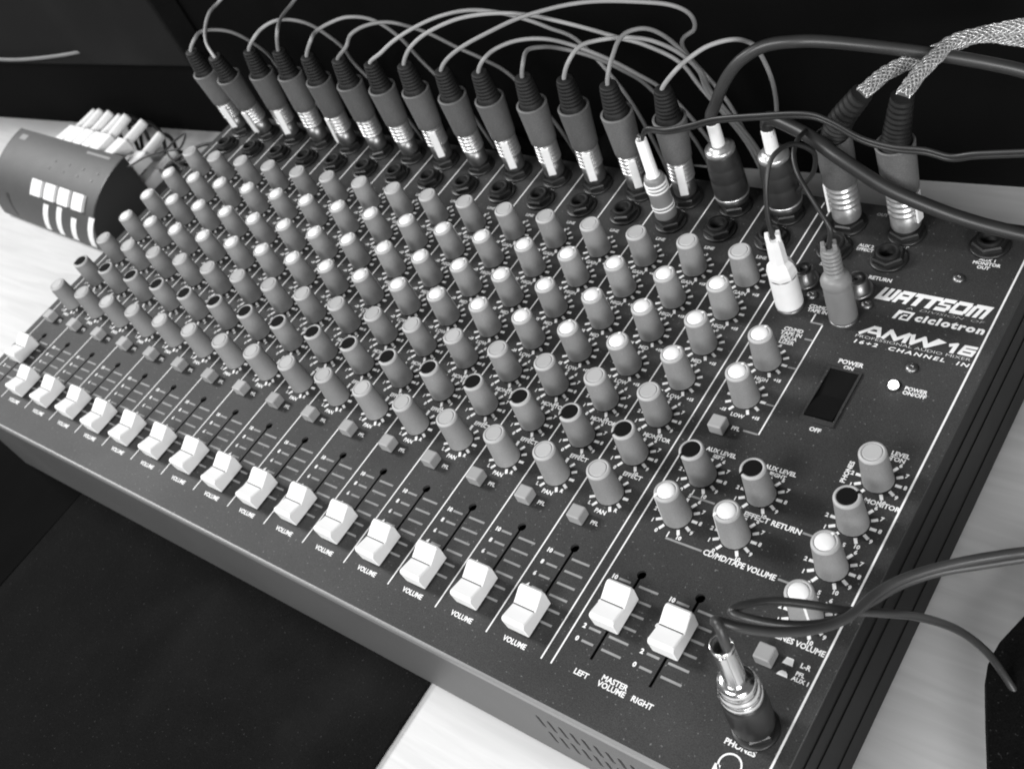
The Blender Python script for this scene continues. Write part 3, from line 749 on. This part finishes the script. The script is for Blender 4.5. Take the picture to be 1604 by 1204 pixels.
# headphone plug
x, y = 477.2, 9.7
eh = empty('headphone_plug', (x, y, 0), 'black headphone plug with ringed chrome tail in the phones jack', 'plug')
eh.rotation_euler = (0, math.radians(2), 0)
MB().lathe([(3.1, .6), (3.1, 5), (6.4, 5), (6.8, 6), (7.0, 14), (6.8, 22), (6.2, 25)], 36).build('handle', BLACK, eh)
b = MB(); b.lathe([(6.2, 24.6), (6.5, 25.2), (6.5, 26.6), (6.0, 27.2), (6.0, 27.2), (5.9, 28), (6.3, 28.6), (6.3, 30), (5.6, 31), (5.6, 31), (5.5, 32), (5.7, 33), (5.4, 34.6), (4.2, 35.2), (3.4, 35.4)], 36, cap0=False); b.build('metal_ring', CHROME, eh)
MB().lathe([(3.5, 35), (3.35, 36), (3.1, 54), (3.4, 56.5), (3.1, 57), (2.7, 56), (2.6, 50), (.01, 50)], 28, cap0=False).build('tail_tube', CHROME, eh)
MB().box(3.0, 3.8, -.9, .9, 38, 55, bev=.25).build('tail_ridge', CHROME, eh, None, math.radians(-60))
tail = Vector((x+1.8, y, 54))
A = [tail, tail+Vector((-.4, .3, 5)), tail+Vector((-2.5, 2.5, 9)), on_z(1112, 968, 60), on_z(1150, 978, 56), on_z(1210, 985, 48), on_z(1270, 980, 42), on_z(1320, 962, 38), on_z(1365, 925, 35), on_z(1410, 900, 34), on_z(1480, 878, 33), on_z(1560, 862, 32), on_z(1604, 856, 31), on_z(1690, 845, 30)]
cable(A, 1.5, 'cable', CABLED, eh, 12, 8)
B = [on_z(1700, 862, 27), on_z(1604, 874, 28), on_z(1540, 884, 29), on_z(1470, 896, 30), on_z(1410, 916, 31), on_z(1365, 942, 32), on_z(1320, 968, 34), on_z(1270, 978, 37), on_z(1215, 976, 41), on_z(1165, 966, 45), on_z(1146, 957, 46), on_z(1165, 947, 45), on_z(1210, 941, 42), on_z(1265, 946, 38), on_z(1320, 955, 34), on_z(1385, 960, 26), on_z(1440, 966, 12), on_z(1500, 986, -10), on_z(1545, 1020, -32), on_z(1575, 1060, -45), on_z(1600, 1100, -52)]
tag(cable(B, 1.35, 'cable', CABLED, None, 12, 8), 'dark cable doubling back beside the headphone lead and drooping off the console edge', 'cable')

# ------------------------------------------------------------------ network box with its white plugs
nb = empty('network_box', (-189, 173, ZD), 'grey quarter round network box with white buttons and dark end', 'network box')
nb.rotation_euler.z = math.radians(-3.2)
LX = 76.
def prof_pt(t):                                # t 0 = front bottom, 1 = rear top; convex front
    a = math.radians(90*t)
    return (-27+54*(1-math.cos(a))**.95, 3+41*math.sin(a)**.9)
K = 20
poly = [prof_pt(k/K) for k in range(K+1)]
b = MB()
vs = [(-LX, y, z) for y, z in poly]+[(LX, y, z) for y, z in poly]; n = K+1
b.add(vs, [[i, i+1, n+i+1, n+i] for i in range(K)], True)
for sx in (0, 1):
    pass
b.add([(-LX, 27, 3), (LX, 27, 3), (LX, 27, 44), (-LX, 27, 44)], [(0, 1, 2, 3)]); b.add([(-LX, -27, 3), (LX, -27, 3), (LX, 27, 3), (-LX, 27, 3)], [(0, 1, 2, 3)])
b.build('shell', SWITCH, nb)
for sx in (-1, 1):
    pp = poly+[(27, 3)]
    b = MB(); x0, x1 = (LX-.2, LX+1.6) if sx > 0 else (-LX-1.6, -LX+.2)
    n = len(pp)
    b.add([(x0, y, z) for y, z in pp]+[(x1, y, z) for y, z in pp], [list(range(n)), list(range(n, 2*n))[::-1]]+[[i, (i+1) % n, n+(i+1) % n, n+i] for i in range(n)])
    b.build('end_plate', BLACK, nb)
for fx in (-60, 60):
    for fy in (-18, 20): MB().lathe([(4, 0), (4, 3.1)], 14).build('rubber_foot', RUBBER, nb, (fx, fy, 0))
def surf(t, off):
    y, z = prof_pt(t); y2, z2 = prof_pt(min(1, t+.01)); y1, z1 = prof_pt(max(0, t-.01))
    d = Vector((0, y2-y1, z2-z1)).normalized(); nrm = Vector((0, -d.z, d.y)); return Vector((0, y, z))+nrm*off, d, nrm
def on_shell(name, x, t0, t1, hw, material, th=.8, slant=0., seg=5):
    b = MB(); vs = []
    for k in range(seg+1):
        t = t0+(t1-t0)*k/seg; xo = x+slant*(1-k/seg)
        p, d, nr = surf(t, th); q, _, _ = surf(t, -.3)
        vs += [(xo-hw, p.y, p.z), (xo+hw, p.y, p.z), (xo+hw, q.y, q.z), (xo-hw, q.y, q.z)]
    fs = [(0, 1, 2, 3), tuple(seg*4+i for i in (3, 2, 1, 0))]
    for k in range(seg): fs += [(k*4+j, k*4+(j+1) % 4, k*4+4+(j+1) % 4, k*4+4+j) for j in range(4)]
    b.add(vs, fs); return b.build(name, material, nb)
for k in range(4):
    x = -6+k*20.5
    on_shell('push_button', x, .385, .545, 7.4, WCAP, 2.2)
    on_shell('printed_stripe', x+11+(3, 3, 3, 8)[k], .02, (.33, .35, .29, .36)[k], 3.6, INK, .25, slant=-9)
    for j in range(2):
        on_shell('indicator_lamp', x+5+j*3, .68+.08*j, .70+.08*j, 1.6, BLACK, .3, seg=2)
on_shell('badge', -62, .88, .94, 5, INKG, .25, seg=2); on_shell('recess_line', 48, .93, .955, 16, INKG, .2, seg=2); on_shell('recess_line', -55, .05, .3, 1.6, BLACK, .25, slant=5)
# white plugs in its rear sockets, tails rising back
NPL = [(69, 14), (69, 29.5), (53, 38.5), (33, 39), (20, 39), (7, 39), (-6, 39), (-19, 39)]
wpm = None
def white_plug_mesh():
    b = MB(); b.box(-6.1, 6.1, 0, 16, -4.6, 4.6, bev=1.1); return b.mesh('plug_body', WPLUG)
WPM = white_plug_mesh()
WTM = MB().tube(catmull([(0, 14, 0), (0, 19, .2), (0, 26, .6), (0, 36, 1.4)], 5), 3.6, 14, None).mesh('strain_relief', WPLUG)
for k, (lx, lz) in enumerate(NPL):
    pw = Matrix.Rotation(nb.rotation_euler.z, 3, 'Z') @ Vector((lx, 27.3, lz))+Vector((-189, 173, ZD))
    e = empty('network_plug', pw, 'white network plug with stubby tail, %s from the dark end plate' % ORD[k], 'plug', 'white network plugs')
    e.rotation_euler = (math.radians(random.uniform(-1, 5)), 0, nb.rotation_euler.z+math.radians(random.uniform(-4, 4)))
    put('plug_body', WPM, e); put('strain_relief', WTM, e)
    P = [Vector((0, 34, 1.1)), Vector((0, 38, -.5)), Vector((0, 40, -6)), Vector((random.uniform(-4, 2), 40, -15)), Vector((random.uniform(-6, 2), 33, -lz+5))]
    MB().tube(catmull(P, 6), 1.5, 8).build('cable', CABLEB, e)

# loose cables lying behind the network box
TG = 'dark cables tangled behind the network box'
for k in range(6):
    x0 = -120+k*16+random.uniform(-8, 8)
    P = [(x0-random.uniform(30, 90), 225+random.uniform(-6, 12), ZD+1.4), (x0, 216+random.uniform(-8, 12), ZD+random.uniform(3, 12)), (x0+random.uniform(10, 40), 228+random.uniform(-10, 10), ZD+random.uniform(10, 30)), (x0+random.uniform(30, 90), 245+random.uniform(-6, 6), ZD+random.uniform(14, 40)), (x0+random.uniform(60, 120), 252+random.uniform(-4, 2), ZD+random.uniform(8, 20))]
    tag(cable([Vector(p) for p in P], 1.3, 'cable', CABLEB), 'thin dark cable in the tangle behind the white network plugs', 'cable', TG)
P = [on_y(200, 262, 190), on_y(228, 246, 200), on_y(258, 236, 205), on_y(272, 222, 208), on_y(290, 210, 210), on_y(282, 232, 204), on_y(262, 238, 200), on_y(276, 256, 192), on_y(292, 264, 186)]
tag(cable(P, .75, 'cable', CABLEB), 'thin black cable curled in a small loop beside the gain knobs', 'cable')
P = [on_y(-60, 88, 235), on_y(0, 93, 236), on_y(40, 93, 238), on_y(95, 87, 242), on_y(130, 80, 250), on_y(150, 72, 258)]
tag(cable(P, 1.3, 'cable', mat('dim_cable_jacket', .16, .5)), 'pale grey cable crossing under the dark cabinet', 'cable')
# cabinet fixed to the wall
cb = empty('wall_cabinet', (-240, wall_y(-240)-1, 0), 'dark grey cabinet hung on the black wall above the cable tangle', 'cabinet')
cb.rotation_euler.z = WA
c0 = on_y(290, 75, 262); c1 = on_y(0, 85, 262)
zb = (c0.z+c1.z)/2
xr = (c0.x+240)/math.cos(WA)
MB().box(-420, xr, -20, 0, zb, 147, bev=2).build('body', CABINET, cb)
MB().box(-420, xr-6, -14, -.5, zb-3, zb-.2).build('bottom_rail', BLACK, cb)

# unseen board added over the back of the console: it keeps daylight off the wall and the cable arcs
sh = empty('shade_board', (60, wall_y(60)-.5, 150), 'unseen dark board added over the cables to shade them', 'shade board')
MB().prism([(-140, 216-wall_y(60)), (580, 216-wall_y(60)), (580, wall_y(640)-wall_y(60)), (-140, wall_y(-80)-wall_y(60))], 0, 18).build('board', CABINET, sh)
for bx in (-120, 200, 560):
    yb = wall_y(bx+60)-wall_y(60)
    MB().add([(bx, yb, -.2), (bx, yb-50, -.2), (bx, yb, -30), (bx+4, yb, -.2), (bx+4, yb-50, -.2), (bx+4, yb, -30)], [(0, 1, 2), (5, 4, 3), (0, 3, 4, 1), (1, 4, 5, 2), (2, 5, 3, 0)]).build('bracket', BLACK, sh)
# dark heap standing in for the cable bundle, added to cover the desk strip
b = MB(); nx, ny = 60, 14; vs = []
from mathutils import noise
for i in range(nx+1):
    for j in range(ny+1):
        u, v = i/nx, j/ny; xx = -40+350*u; yb = 237.5; yt = wall_y(xx)-2
        hgt = 34*min(1, 6*u, 6*(1-u))*min(1, 4*v+.12, 5*(1-v)+.12)
        hgt *= .75+.5*noise.noise(Vector((xx*.03, v*3, .3)))+.25*noise.noise(Vector((xx*.09, v*7, 2)))
        if j in (0, ny) or i in (0, nx): hgt = .3
        vs.append((xx, yb+(yt-yb)*v, ZD+max(.3, hgt)))
b.add(vs, [[i*(ny+1)+j, (i+1)*(ny+1)+j, (i+1)*(ny+1)+j+1, i*(ny+1)+j+1] for i in range(nx) for j in range(ny)], True)
tag(b.build('bundle_heap', MAT), 'lumpy dark heap standing in for the cable bundle behind the row of grey plugs', 'cable bundle')
# ------------------------------------------------------------------ flat things before and beside the console
mt = MB().box(-135, 135, -420, 11, 0, 2.2, bev=.6).build('desk_mat', MAT)
mt.location = Vector((189.5, -15.5, ZD))*MM; mt.rotation_euler.z = math.radians(.3)
tag(mt, 'flat black mat lying on the desk along the console front', 'mat')
bd = MB().box(-330, 0, -420, 10, 0, 1.6, bev=.5).build('folder', BOARD)
bd.location = Vector((53.5, -17.5, ZD))*MM
tag(bd, 'dark grey folder lying beside the black mat', 'folder')
bk = empty('black_case', (545, 60, ZD), 'black case on the desk beside the headphone cable', 'case')
cp = [on_z(a, c_, ZD+14)-Vector((545, 60, ZD)) for a, c_ in ((1640, 905), (1604, 957), (1562, 1002), (1546, 1030), (1541, 1062), (1542, 1130), (1545, 1210), (1550, 1320), (1800, 1320), (1800, 900))]
MB().prism([(p.x, p.y) for p in cp], 0, 9).build('body', RUBBER, bk)
MB().prism([(p.x*.985+.6, p.y*.985) for p in cp], 9.05, 14).build('lid', MAT, bk)
